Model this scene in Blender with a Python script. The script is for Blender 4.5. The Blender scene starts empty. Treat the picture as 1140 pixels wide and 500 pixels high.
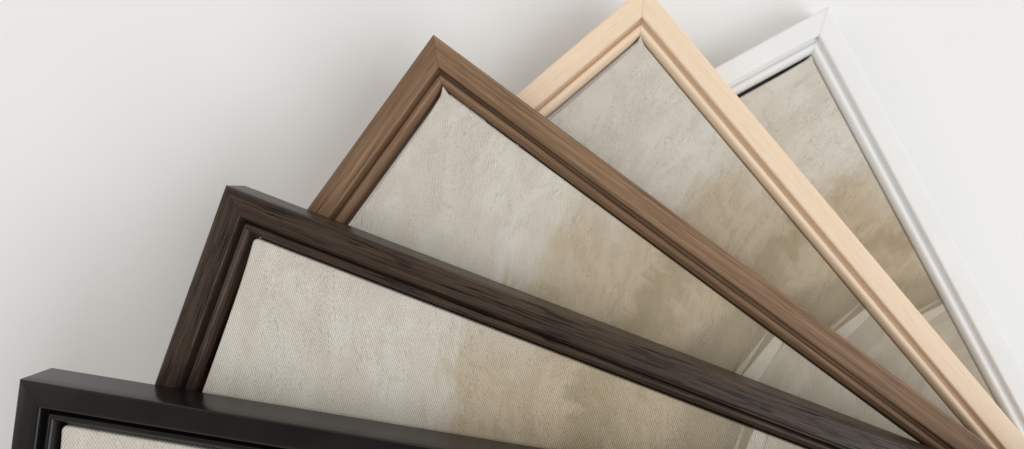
import bpy, bmesh, math, random
from mathutils import Matrix, Vector

random.seed(7)
scene = bpy.context.scene
COL = scene.collection
CM = 0.01

# ------------------------------------------------------------------ camera
TX, TY, ZC = 0.03766, -0.04731, 63.952
cam_data = bpy.data.cameras.new("camera")
cam = bpy.data.objects.new("camera", cam_data)
COL.objects.link(cam)
Rx = Matrix(((1, 0, 0), (0, math.cos(TX), -math.sin(TX)), (0, math.sin(TX), math.cos(TX))))
Ry = Matrix(((math.cos(TY), 0, math.sin(TY)), (0, 1, 0), (-math.sin(TY), 0, math.cos(TY))))
M = (Rx @ Ry).transposed().to_4x4()
M.translation = Vector((0, 0, ZC * CM))
cam.matrix_world = M
cam_data.sensor_width = 36.0
cam_data.lens = 1000.0 / 1140.0 * 36.0
cam_data.clip_start = 0.01
cam_data.clip_end = 50.0
cam_data.dof.use_dof = True
cam_data.dof.focus_distance = 0.515
cam_data.dof.aperture_fstop = 5.0
scene.camera = cam

# ------------------------------------------------------------------ light
world = bpy.data.worlds.new("World")
scene.world = world
world.use_nodes = True
bg = world.node_tree.nodes["Background"]
bg.inputs[1].default_value = 0.78
# a plain room: dim ceiling overhead, paler walls towards the horizon
_t = world.node_tree
_tc = _t.nodes.new("ShaderNodeTexCoord")
_sp = _t.nodes.new("ShaderNodeSeparateXYZ")
_rp = _t.nodes.new("ShaderNodeValToRGB")
_t.links.new(_tc.outputs["Generated"], _sp.inputs[0])
_t.links.new(_sp.outputs[2], _rp.inputs[0])
_t.links.new(_rp.outputs[0], bg.inputs[0])
_rp.color_ramp.elements[0].position = 0.15
_rp.color_ramp.elements[0].color = (1.0, 0.95, 0.87, 1)
_rp.color_ramp.elements[1].position = 0.97
_rp.color_ramp.elements[1].color = (0.22, 0.206, 0.185, 1)
_e = _rp.color_ramp.elements.new(0.70)
_e.color = (0.86, 0.83, 0.775, 1)

def area(name, az, el, dist, size, power, col):
    d = bpy.data.lights.new(name, 'AREA')
    d.shape = 'RECTANGLE'
    d.size, d.size_y = size
    d.energy = power
    d.color = col
    o = bpy.data.objects.new(name, d)
    COL.objects.link(o)
    a, e = math.radians(az), math.radians(el)
    v = Vector((math.cos(a) * math.cos(e), math.sin(a) * math.cos(e), math.sin(e)))
    o.location = v * dist + Vector((0.10, 0.05, 0.05))
    o.rotation_euler = v.to_track_quat('Z', 'Y').to_euler()
    return o

area("window_light", -22, 54, 7.0, (6.0, 4.8), 292, (0.945, 0.975, 1.0))
area("left_fill_light", 168, 42, 7.0, (5.0, 4.0), 84, (1.0, 0.99, 0.97))  # added fill lamp, brightens the left of the table
area("added_far_light", 74, 32, 4.5, (2.6, 2.0), 34, (1.0, 0.97, 0.93))  # added lamp at the far side, brightens the outer rail sides

scene.view_settings.view_transform = 'Standard'
scene.view_settings.look = 'None'
scene.view_settings.exposure = -0.06
scene.view_settings.gamma = 1.0

# ------------------------------------------------------------------ node helpers
class G:
    def __init__(self, name):
        self.m = bpy.data.materials.new(name)
        self.m.use_nodes = True
        self.t = self.m.node_tree
        self.b = self.t.nodes["Principled BSDF"]
        self.tc = self.t.nodes.new("ShaderNodeTexCoord")
        self.P = self.tc.outputs["Object"]

    def set(self, sock, v):
        if v is None:
            return
        if isinstance(v, bpy.types.NodeSocket):
            self.t.links.new(v, sock)
        elif isinstance(v, (tuple, list)) and len(v) == 3 and sock.type == 'RGBA':
            sock.default_value = (*v, 1)
        else:
            sock.default_value = v

    def math(self, op, a, b=None, c=None, clamp=False):
        n = self.t.nodes.new("ShaderNodeMath")
        n.operation = op
        n.use_clamp = clamp
        for s, v in zip(n.inputs, (a, b, c)):
            self.set(s, v)
        return n.outputs[0]

    def mapping(self, vec, scale=(1, 1, 1), rot=0.0, loc=(0, 0, 0)):
        n = self.t.nodes.new("ShaderNodeMapping")
        self.set(n.inputs[0], vec)
        n.inputs["Scale"].default_value = scale
        n.inputs["Rotation"].default_value = (0, 0, rot)
        n.inputs["Location"].default_value = loc
        return n.outputs[0]

    def noise(self, vec, scale, detail=3, rough=0.5, dist=0.0):
        n = self.t.nodes.new("ShaderNodeTexNoise")
        self.set(n.inputs["Vector"], vec)
        n.inputs["Scale"].default_value = scale
        n.inputs["Detail"].default_value = detail
        n.inputs["Roughness"].default_value = rough
        n.inputs["Distortion"].default_value = dist
        return n.outputs["Fac"]

    def smooth(self, v, a, b, c=0.0, d=1.0):
        n = self.t.nodes.new("ShaderNodeMapRange")
        n.interpolation_type = 'SMOOTHSTEP'
        self.set(n.inputs["Value"], v)
        for k, x in zip(("From Min", "From Max", "To Min", "To Max"), (a, b, c, d)):
            n.inputs[k].default_value = x
        return n.outputs[0]

    def mix(self, f, a, b):
        n = self.t.nodes.new("ShaderNodeMix")
        n.data_type = 'RGBA'
        self.set(n.inputs[0], f)
        self.set(n.inputs[6], a)
        self.set(n.inputs[7], b)
        return n.outputs[2]

    def sep(self, vec):
        n = self.t.nodes.new("ShaderNodeSeparateXYZ")
        self.set(n.inputs[0], vec)
        return n.outputs

    def comb(self, x, y, z=0.0):
        n = self.t.nodes.new("ShaderNodeCombineXYZ")
        for s, v in zip(n.inputs, (x, y, z)):
            self.set(s, v)
        return n.outputs[0]

    def bump(self, h, strength, dist, normal=None):
        n = self.t.nodes.new("ShaderNodeBump")
        n.inputs["Strength"].default_value = strength
        n.inputs["Distance"].default_value = dist
        self.set(n.inputs["Height"], h)
        self.set(n.inputs["Normal"], normal)
        return n.outputs[0]

    def out(self, color=None, rough=None, normal=None, spec=None):
        self.set(self.b.inputs["Base Color"], color)
        self.set(self.b.inputs["Roughness"], rough)
        self.set(self.b.inputs["Normal"], normal)
        self.set(self.b.inputs["Specular IOR Level"], spec)
        return self.m

# ------------------------------------------------------------------ materials
def wood(name, light, mid, dark, pore, pore_amt, rough, bump_s, spec=0.5, contrast=1.0, ps=(100, 1500)):
    """stained wood; the grain runs along each rail's own x axis"""
    g = G(name)
    inf = g.t.nodes.new("ShaderNodeObjectInfo")
    off = g.math('MULTIPLY', inf.outputs["Random"], 3.0)
    s = g.sep(g.P)
    p = g.comb(g.math('ADD', s[0], off), g.math('ADD', s[1], off), s[2])
    broad = g.noise(g.mapping(p, (5, 230, 230)), 1.0, 4, 0.55, 0.5)
    fib = g.noise(g.mapping(p, (26, 1700, 1700)), 1.0, 3, 0.6, 0.3)
    med = g.noise(g.mapping(p, (11, 900, 900)), 1.0, 4, 0.6, 0.8)
    pr = g.noise(g.mapping(p, (ps[0], ps[1], ps[1])), 1.0, 2, 0.5, 0.1)
    pm = g.noise(g.mapping(p, (30, 240, 240), 0, (3, 1, 2)), 1.0, 2, 0.5)
    pores = g.math('MULTIPLY', g.smooth(pr, 0.535, 0.59), g.smooth(pm, 0.38, 0.62, 0.25, 1.0))
    k = 0.17 / contrast
    c = g.mix(g.smooth(broad, 0.5 - k, 0.5 + k), mid, light)
    c = g.mix(g.math('MULTIPLY', g.smooth(med, 0.5 - 0.02, 0.68), 0.75 * contrast, clamp=True), c, dark)
    c = g.mix(g.math('MULTIPLY', g.smooth(fib, 0.42, 0.62), 0.35 * contrast, clamp=True), c, dark)
    c = g.mix(g.math('MULTIPLY', pores, pore_amt), c, pore)
    h = g.math('SUBTRACT', g.math('MULTIPLY', fib, 0.35), pores)
    r = g.math('ADD', g.math('MULTIPLY', med, 0.15), rough - 0.07)
    return g.out(c, r, g.bump(h, bump_s, 0.0002), spec)

def paint(name, col, col2, rough, bump_s, speck=None, spec=0.5):
    g = G(name)
    n1 = g.noise(g.P, 35, 3, 0.5)
    n2 = g.noise(g.P, 900, 2, 0.6)
    c = g.mix(g.smooth(n1, 0.35, 0.65), col, col2)
    if speck:
        sp = g.smooth(g.noise(g.P, 1500, 0, 0.5), 0.80, 0.84)
        c = g.mix(g.math('MULTIPLY', sp, 0.8), c, speck)
    r = g.math('ADD', g.math('MULTIPLY', n1, 0.12), rough - 0.06)
    return g.out(c, r, g.bump(n2, bump_s, 0.0001), spec)

MAT = {
    'black': paint("satin_black_paint", (0.0062, 0.0056, 0.0056), (0.0085, 0.0075, 0.0072), 0.24, 0.25, None, 0.36),
    'dark': wood("dark_walnut_stain", (0.072, 0.045, 0.029), (0.043, 0.026, 0.017), (0.014, 0.010, 0.008), (0.003, 0.0025, 0.002), 1.0, 0.34, 1.0, spec=0.3, contrast=1.1, ps=(34, 1300)),
    'walnut': wood("walnut", (0.305, 0.184, 0.104), (0.192, 0.111, 0.062), (0.085, 0.050, 0.029), (0.05, 0.028, 0.018), 0.42, 0.52, 0.35, spec=0.3, ps=(40, 2000)),
    'natural': wood("pale_maple", (0.84, 0.68, 0.52), (0.81, 0.64, 0.475), (0.72, 0.54, 0.38), (0.50, 0.33, 0.20), 0.15, 0.5, 0.10, spec=0.35, contrast=0.55),
    'white': paint("white_paint", (0.76, 0.765, 0.775), (0.78, 0.785, 0.79), 0.52, 0.3, spec=0.35),
}

def table_material():
    g = G("matte_white_table")
    n = g.noise(g.P, 2.2, 2, 0.5)
    n2 = g.noise(g.P, 60, 4, 0.6)
    c = g.mix(g.smooth(n, 0.3, 0.7), (0.79, 0.79, 0.795), (0.805, 0.805, 0.81))
    c = g.mix(g.math('MULTIPLY', g.smooth(n2, 0.62, 0.78), 0.25), c, (0.74, 0.735, 0.72))
    return g.out(c, 0.55, g.bump(n2, 0.3, 0.0006), 0.3)

# corners of the pale brush marks at the horizon, in painting centimetres (down, across)
def painting_material(name, s, twill):
    """abstract landscape printed on canvas: x = down the picture, -y = away from the long rail"""
    g = G(name)
    p = g.mapping(g.P, (100 / s, -100 / s, 100 / s))       # painting centimetres
    sx = g.sep(p)
    u, v = sx[0], sx[1]
    TH = math.atan2(0.33, 0.94)
    brush = g.mapping(p, (1, 1, 1), TH)                        # y now follows the brush
    warp = g.noise(p, 0.45, 2, 0.5)
    edge1 = g.noise(g.mapping(brush, (0.55, 0.22, 1)), 1.0, 3, 0.6, 0.6)
    edge2 = g.noise(g.mapping(brush, (2.0, 0.42, 1), 0, (5, 2, 0)), 1.0, 5, 0.65, 0.3)
    edge3 = g.noise(g.mapping(p, (0.5, 0.8, 1), 0, (9, 4, 0)), 1.0, 3, 0.55, 0.8)
    # sky
    sky = g.mix(g.smooth(edge1, 0.38, 0.62), (0.625, 0.588, 0.52), (0.69, 0.66, 0.60))
    sky = g.mix(g.smooth(edge3, 0.55, 0.75, 0, 0.6), sky, (0.58, 0.535, 0.45))
    sky = g.mix(g.smooth(edge2, 0.58, 0.72, 0, 0.35), sky, (0.62, 0.60, 0.55))
    # tan trees: soft near the long rail, brushy further in
    e = g.math('ADD', u, g.math('MULTIPLY', g.math('SUBTRACT', edge1, 0.5), 4.6))
    e = g.math('ADD', e, g.math('MULTIPLY', g.math('SUBTRACT', edge2, 0.5), 4.0))
    t1 = g.math('MULTIPLY', g.smooth(e, 8.5, 10.6), g.smooth(v, -0.5, 2.6, 0.5, 0.93))
    t1 = g.math('MAXIMUM', t1, g.smooth(e, 10.5, 14.0, 0, 0.9))
    tan = g.mix(g.smooth(edge2, 0.40, 0.60), (0.445, 0.355, 0.24), (0.51, 0.415, 0.29))
    tan = g.mix(g.smooth(edge3, 0.48, 0.60, 0, 0.7), tan, (0.53, 0.45, 0.335))
    c = g.mix(t1, sky, tan)
    e2 = g.math('ADD', u, g.math('MULTIPLY', g.math('SUBTRACT', edge3, 0.5), 3.5))
    e2 = g.math('ADD', e2, g.math('MULTIPLY', g.math('SUBTRACT', edge2, 0.5), 1.6))
    ol = g.mix(g.smooth(edge1, 0.42, 0.60), (0.345, 0.28, 0.178), (0.395, 0.325, 0.215))
    c = g.mix(g.math('MULTIPLY', g.smooth(e2, 14.6, 15.5), g.smooth(e2, 15.6, 18.3, 0.85, 0.2)), c, ol)
    e3 = g.math('ADD', g.math('MULTIPLY_ADD', v, 0.25, u), g.math('MULTIPLY', g.math('SUBTRACT', edge1, 0.5), 1.5))
    c = g.mix(g.smooth(e3, 18.9, 20.4, 0, 0.8), c, (0.305, 0.255, 0.175))
    c = g.mix(g.smooth(u, 20.6, 22.0, 0, 0.6), c, (0.235, 0.20, 0.14))
    # field below the horizon
    wl = g.math('SUBTRACT', u, g.math('MULTIPLY', g.math('SUBTRACT', edge2, 0.5), 0.5))
    field = g.mix(g.smooth(edge1, 0.40, 0.60), (0.42, 0.375, 0.30), (0.48, 0.43, 0.355))
    field = g.mix(g.smooth(edge2, 0.55, 0.68, 0, 0.5), field, (0.47, 0.43, 0.36))
    c = g.mix(g.smooth(wl, 22.75, 23.05), c, field)

    def half(pts):
        # convex polygon (u, v) -> mask
        cu = sum(q[0] for q in pts) / len(pts)
        cv = sum(q[1] for q in pts) / len(pts)
        res = None
        for i in range(len(pts)):
            a, b = pts[i], pts[(i + 1) % len(pts)]
            nx, ny = -(b[1] - a[1]), b[0] - a[0]
            L = math.hypot(nx, ny)
            nx, ny = nx / L, ny / L
            if (cu - a[0]) * nx + (cv - a[1]) * ny < 0:
                nx, ny = -nx, -ny
            k = -(a[0] * nx + a[1] * ny)
            d = g.math('ADD', g.math('MULTIPLY_ADD', u, nx, k), g.math('MULTIPLY', v, ny))
            res = d if res is None else g.math('MINIMUM', res, d)
        res = g.math('ADD', res, g.math('MULTIPLY', g.math('SUBTRACT', edge2, 0.5), 0.05))
        return g.smooth(res, -0.02, 0.05)

    for pts, colr, amt in STREAKS:
        c = g.mix(g.math('MULTIPLY', half(pts), amt), c, colr)

    # paint relief: fine ridges along the brush, thick dabs in patches, twill weave over all
    wv = g.math('MULTIPLY', g.math('SUBTRACT', warp, 0.5), 1.3)
    bs = g.sep(brush)
    bw = g.comb(g.math('ADD', bs[0], wv), bs[1], 0.0)
    r1 = g.noise(g.mapping(bw, (15.0, 0.75, 1)), 1.0, 2, 0.5, 0.35)
    line = g.smooth(r1, 0.60, 0.70)                            # sparse long bristle lines
    patch = g.smooth(g.noise(g.mapping(bw, (0.5, 0.14, 1), 0, (2, 7, 0)), 1.0, 2, 0.5), 0.42, 0.58, 0.12, 1.0)
    dab = g.noise(g.mapping(bw, (7.5, 2.6, 1)), 1.0, 4, 0.65, 0.9)
    dabm = g.smooth(g.noise(g.mapping(bw, (0.55, 0.16, 1), 0, (7.7, 1.2, 0)), 1.0, 1, 0.5), 0.50, 0.62)
    crust = g.math('MULTIPLY', g.smooth(u, 1.4, 2.8), g.smooth(u, 3.6, 4.8, 1.0, 0.0))    # thick paint near the top edge
    dabm = g.math('MAXIMUM', dabm, g.math('MULTIPLY', crust, g.smooth(v, 0.2, 1.6)))
    broadr = g.noise(g.mapping(bw, (2.6, 0.35, 1), 0, (3, 3, 0)), 1.0, 3, 0.5, 0.3)
    h = g.math('MULTIPLY', line, patch)
    h = g.math('ADD', h, g.math('MULTIPLY', g.math('MULTIPLY', g.smooth(dab, 0.48, 0.68), dabm), 0.55))
    h = g.math('MULTIPLY_ADD', broadr, 1.2, h)
    # weave, in real centimetres
    q = g.mapping(g.P, (100, -100, 100), math.atan2(0.62, 0.76))
    qs = g.sep(q)
    wob = g.noise(g.P, 45, 2, 0.5)
    ph = g.math('MULTIPLY', g.math('ADD', qs[0], g.math('MULTIPLY', wob, 0.35)), 2 * math.pi / twill)
    rib = g.math('SINE', ph)
    ph2 = g.math('MULTIPLY', g.math('ADD', qs[1], g.math('MULTIPLY', qs[0], 0.45)), 2 * math.pi / (twill * 1.15))
    rib2 = g.math('MULTIPLY', g.math('SINE', ph2), 0.4)
    grit = g.noise(g.P, 1400, 2, 0.6)
    w = g.math('ADD', g.math('ADD', rib, rib2), g.math('MULTIPLY', grit, 2.0))
    nb = g.bump(w, 0.9, 0.00011 * twill / 0.1)
    nb = g.bump(h, 0.9, 0.00022, nb)
    # weave hollows darkened in the colour, shade painted between the threads
    c = g.mix(g.smooth(w, -0.2, 2.4, 0.20, 0.0), c, (0.28, 0.215, 0.14))
    c = g.mix(g.math('MULTIPLY', g.smooth(h, 0.85, 1.3), g.smooth(u, 5.0, 11.0, 0.45, 0.08)), c, (0.74, 0.71, 0.65))  # crests of the relief painted paler, like lit ridges
    return g.out(c, 0.55, nb, 0.35)

STREAKS = [
    ([(21.50, 1.6), (21.56, 1.6), (21.95, 3.4), (21.72, 2.9)], (0.14, 0.115, 0.08), 0.75),
    ([(21.90, -0.3), (21.97, -0.3), (22.17, 2.3), (22.6, 7.0), (22.25, 7.0), (21.86, 2.8)], (0.47, 0.41, 0.30), 0.9),
    ([(22.38, -0.6), (22.85, -0.6), (23.08, 1.5), (23.15, 2.6), (23.3, 7.0), (22.5, 7.0), (22.28, 2.7)], (0.55, 0.51, 0.43), 0.95),
    ([(22.98, 0.0), (23.03, 0.0), (23.12, 2.0), (23.07, 2.0)], (0.24, 0.205, 0.15), 0.6),
    ([(24.6, 1.0), (25.2, 0.6), (25.4, 5.0), (25.0, 5.5)], (0.49, 0.45, 0.38), 0.5),
]

# ------------------------------------------------------------------ mesh helpers
def link(name, bm, mat, parent=None, smooth=True):
    me = bpy.data.meshes.new(name)
    bmesh.ops.recalc_face_normals(bm, faces=bm.faces[:])
    bm.to_mesh(me)
    bm.free()
    me.materials.append(mat)
    for f in me.polygons:
        f.use_smooth = smooth
    o = bpy.data.objects.new(name, me)
    COL.objects.link(o)
    if parent:
        o.parent = parent
    return o

D = 3.234      # moulding depth
TOP = D
PROFILE = [(0.0, 0.0), (0.0, 1.0), (0.0, 2.2), (0.0, TOP - 0.13), (0.012, TOP - 0.075), (0.04, TOP - 0.035), (0.085, TOP - 0.008), (0.15, TOP),
           (0.5, TOP), (0.9, TOP), (1.24, TOP), (1.31, TOP - 0.008), (1.365, TOP - 0.035), (1.40, TOP - 0.085), (1.415, TOP - 0.15),
           (1.425, TOP - 0.60), (1.45, TOP - 0.66), (1.60, TOP - 0.66), (1.635, TOP - 0.601), (1.655, TOP - 0.46), (1.675, TOP - 0.37),
           (1.72, TOP - 0.315), (1.79, TOP - 0.285), (1.87, TOP - 0.275), (1.94, TOP - 0.29), (2.01, TOP - 0.33), (2.08, TOP - 0.41), (2.15, TOP - 0.53),
           (2.205, TOP - 0.68), (2.25, TOP - 0.86), (2.272, TOP - 1.1), (2.275, TOP - 2.2), (1.2, TOP - 2.2), (1.2, 0.0)]

def rail(L, sign, mat, parent, loc, rot, groove=0.66):
    """one mitred length of moulding; local x along it, sign*y towards the picture"""
    bm = bmesh.new()
    rows = []
    nseg = 24
    e = 0.008
    for (w, z) in PROFILE:
        if 1.42 < w < 1.66 and z > TOP - 0.7 and z < TOP - groove:
            z = TOP - groove + (z - TOP + 0.66) * 0.1       # a shallower channel
        rows.append([bm.verts.new(((w + e + (L - 2 * w - 2 * e) * i / nseg) * CM, sign * w * CM, z * CM)) for i in range(nseg + 1)])
    n = len(PROFILE)
    for a in range(n):
        b = (a + 1) % n
        for i in range(nseg):
            bm.faces.new((rows[a][i], rows[a][i + 1], rows[b][i + 1], rows[b][i]))
    bm.faces.new([r[0] for r in rows])
    bm.faces.new([r[-1] for r in rows])
    o = link("rail", bm, mat, parent)
    # sharp edges where the profile really turns
    me = o.data
    for p in me.polygons:
        if len(p.vertices) > 4:
            p.use_smooth = False
    me.set_sharp_from_angle(angle=math.radians(42))
    o.location = Vector(loc) * CM
    o.rotation_euler = (0, 0, rot)
    return o

def graded(L):
    pts = [0, .02, .05, .09, .14, .2, .28, .38, .5, .65, .8, 1.0, 1.25, 1.5, 1.8, 2.2, 2.6, 3.1]
    mid = []
    n = max(4, int((L - 6.2) / 1.0))
    for i in range(1, n):
        mid.append(3.1 + (L - 6.2) * i / n)
    return pts + mid + [L - x for x in reversed(pts)]

def canvas(L, S, mat, parent, ear, z0, loc, bow=0.155):
    """stretched canvas with soft edges; local x down the picture, -y across"""
    xs, ys = graded(L), graded(S)
    bm = bmesh.new()
    grid = []
    for x in xs:
        row = []
        for y in ys:
            dx, dy = min(x, L - x), min(y, S - y)
            R = 0.12
            drop = 0.0
            for d in (dx, dy):
                if d < R:
                    drop += R - math.sqrt(max(0, R * R - (R - d) ** 2))
            drop = min(drop, R * 1.3)
            r = math.hypot(dx, dy)
            zz = z0 - drop * 0.9 - 0.05 * math.exp(-min(dx, dy) / 0.6) * 0.6
            sag = 0.04 * min(1.0, min(dx, dy) / 6.0)
            zz -= sag
            # taut cloth bows in from the moulding between its corners
            px, py = x, y
            px += (bow if x < L / 2 else -0.05) * (1 - math.exp(-dy / 2.0)) * math.exp(-dx / 1.2)
            py += (0.03 if y < S / 2 else -0.05) * (1 - math.exp(-dx / 2.0)) * math.exp(-dy / 1.2)
            bx, by = px - x, py - y
            if ear > 0:
                k = math.exp(-(r / 0.45) ** 1.6)
                zz += ear * k * 1.5 + 0.10 * ear * math.exp(-r / 1.3)
                ox = -1 if x < L / 2 else 1
                oy = -1 if y < S / 2 else 1
                kk = math.exp(-(r / 0.22) ** 2) * ear * 1.5
                px += ox * kk * 0.75
                py += oy * kk * 0.75
                # the folded corner pinches: edges curve in just beside it
                k3 = math.exp(-((r - 0.55) / 0.25) ** 2) * ear * 0.15
                if dx < dy:
                    px -= ox * k3
                else:
                    py -= oy * k3
            else:
                # rounded corner
                cr = 0.38
                if dx < cr and dy < cr:
                    qx, qy = cr - dx, cr - dy
                    m = max(qx, qy)
                    l = math.hypot(qx, qy)
                    if l > 0:
                        f = m / l
                        sx = 1 if x < L / 2 else -1
                        sy = 1 if y < S / 2 else -1
                        px = x + bx + sx * (qx - qx * f)
                        py = y + by + sy * (qy - qy * f)
            row.append(bm.verts.new((px * CM, -py * CM, zz * CM)))
        grid.append(row)
    for i in range(len(xs) - 1):
        for j in range(len(ys) - 1):
            bm.faces.new((grid[i][j], grid[i + 1][j], grid[i + 1][j + 1], grid[i][j + 1]))
    loop = [grid[i][0] for i in range(len(xs))] + [grid[-1][j] for j in range(1, len(ys))] + \
           [grid[i][-1] for i in range(len(xs) - 2, -1, -1)] + [grid[0][j] for j in range(len(ys) - 2, 0, -1)]
    low = [bm.verts.new((v.co.x, v.co.y, (z0 - 1.6) * CM)) for v in loop]
    for i in range(len(loop)):
        j = (i + 1) % len(loop)
        bm.faces.new((loop[i], loop[j], low[j], low[i]))
    bm.faces.new(low)
    o = link("canvas_print", bm, mat, parent)
    o.location = Vector(loc) * CM
    return o

# ------------------------------------------------------------------ the setting
bm = bmesh.new()
N = 8
H = 3.0
vs = [[bm.verts.new((-H + 2 * H * i / N, -H + 2 * H * j / N, 0)) for j in range(N + 1)] for i in range(N + 1)]
for i in range(N):
    for j in range(N):
        bm.faces.new((vs[i][j], vs[i + 1][j], vs[i + 1][j + 1], vs[i][j + 1]))
table = link("tabletop", bm, table_material())
table['kind'] = 'structure'

# ------------------------------------------------------------------ the frames
#        key      corner x, y          angle   top z    scale canvas ear  twill
FRAMES = [
    ('black',   -29.4397, -10.3852, 0.150878, 5 * D, 1.60, 0.0, 0.17,
     "smooth satin black frame on top of the pile, cream canvas corner showing at lower left"),
    ('dark',    -18.9597,   0.3095, 0.360770, 4 * D, 1.385, 0.0, 0.12,
     "very dark brown wood frame with open black grain, between the black and the walnut frames"),
    ('walnut',   -7.3252,   9.4173, 0.636790, 3 * D, 1.12, 0.14, 0.10,
     "mid brown walnut frame with visible grain, in the middle of the fan"),
    ('natural',   5.6653,  12.9436, 0.871301, 2 * D, 1.00, 0.14, 0.085,
     "pale honey coloured natural wood frame lying on the white frame"),
    ('white',    18.0223,  12.1509, 1.074264, 1 * D, 0.84, 0.05, 0.08,
     "white painted frame at the bottom of the fan, lying on the white table"),
]
INSET = 2.36
for key, cx, cy, th, ztop, s, ear, twill, label in FRAMES:
    e = bpy.data.objects.new("picture_frame", None)
    COL.objects.link(e)
    e.empty_display_size = 0.02
    lift = 0.02 * round(ztop / D - 1)
    e.location = (cx * CM, cy * CM, (ztop - D) * CM + 0.00002 * round(ztop / D))
    e.rotation_euler = (0, 0, -th)
    e['label'] = label
    e['category'] = "picture frame"
    e['group'] = "picture frames fanned out in a pile"
    ch, cw = 36.0 * s, 27.0 * s
    L, S = ch + 2 * INSET, cw + 2 * INSET
    m = MAT[key]
    hp = -math.pi / 2
    gd = 0.45 if key == 'white' else 0.68
    rail(L, -1, m, e, (0, 0, 0), 0, gd)
    rail(S, 1, m, e, (0, 0, 0), hp, gd)
    rail(S, -1, m, e, (L, 0, 0), hp, gd)
    rail(L, 1, m, e, (0, -S, 0), 0, gd)
    pm = painting_material("landscape_canvas_" + key, s, twill)
    canvas(ch, cw, pm, e, ear, TOP - 0.54, (INSET + 0.03, -(INSET - 0.05), 0),
           {'walnut': 0.24, 'dark': 0.24, 'black': 0.2, 'natural': 0.17, 'white': 0.14}[key])
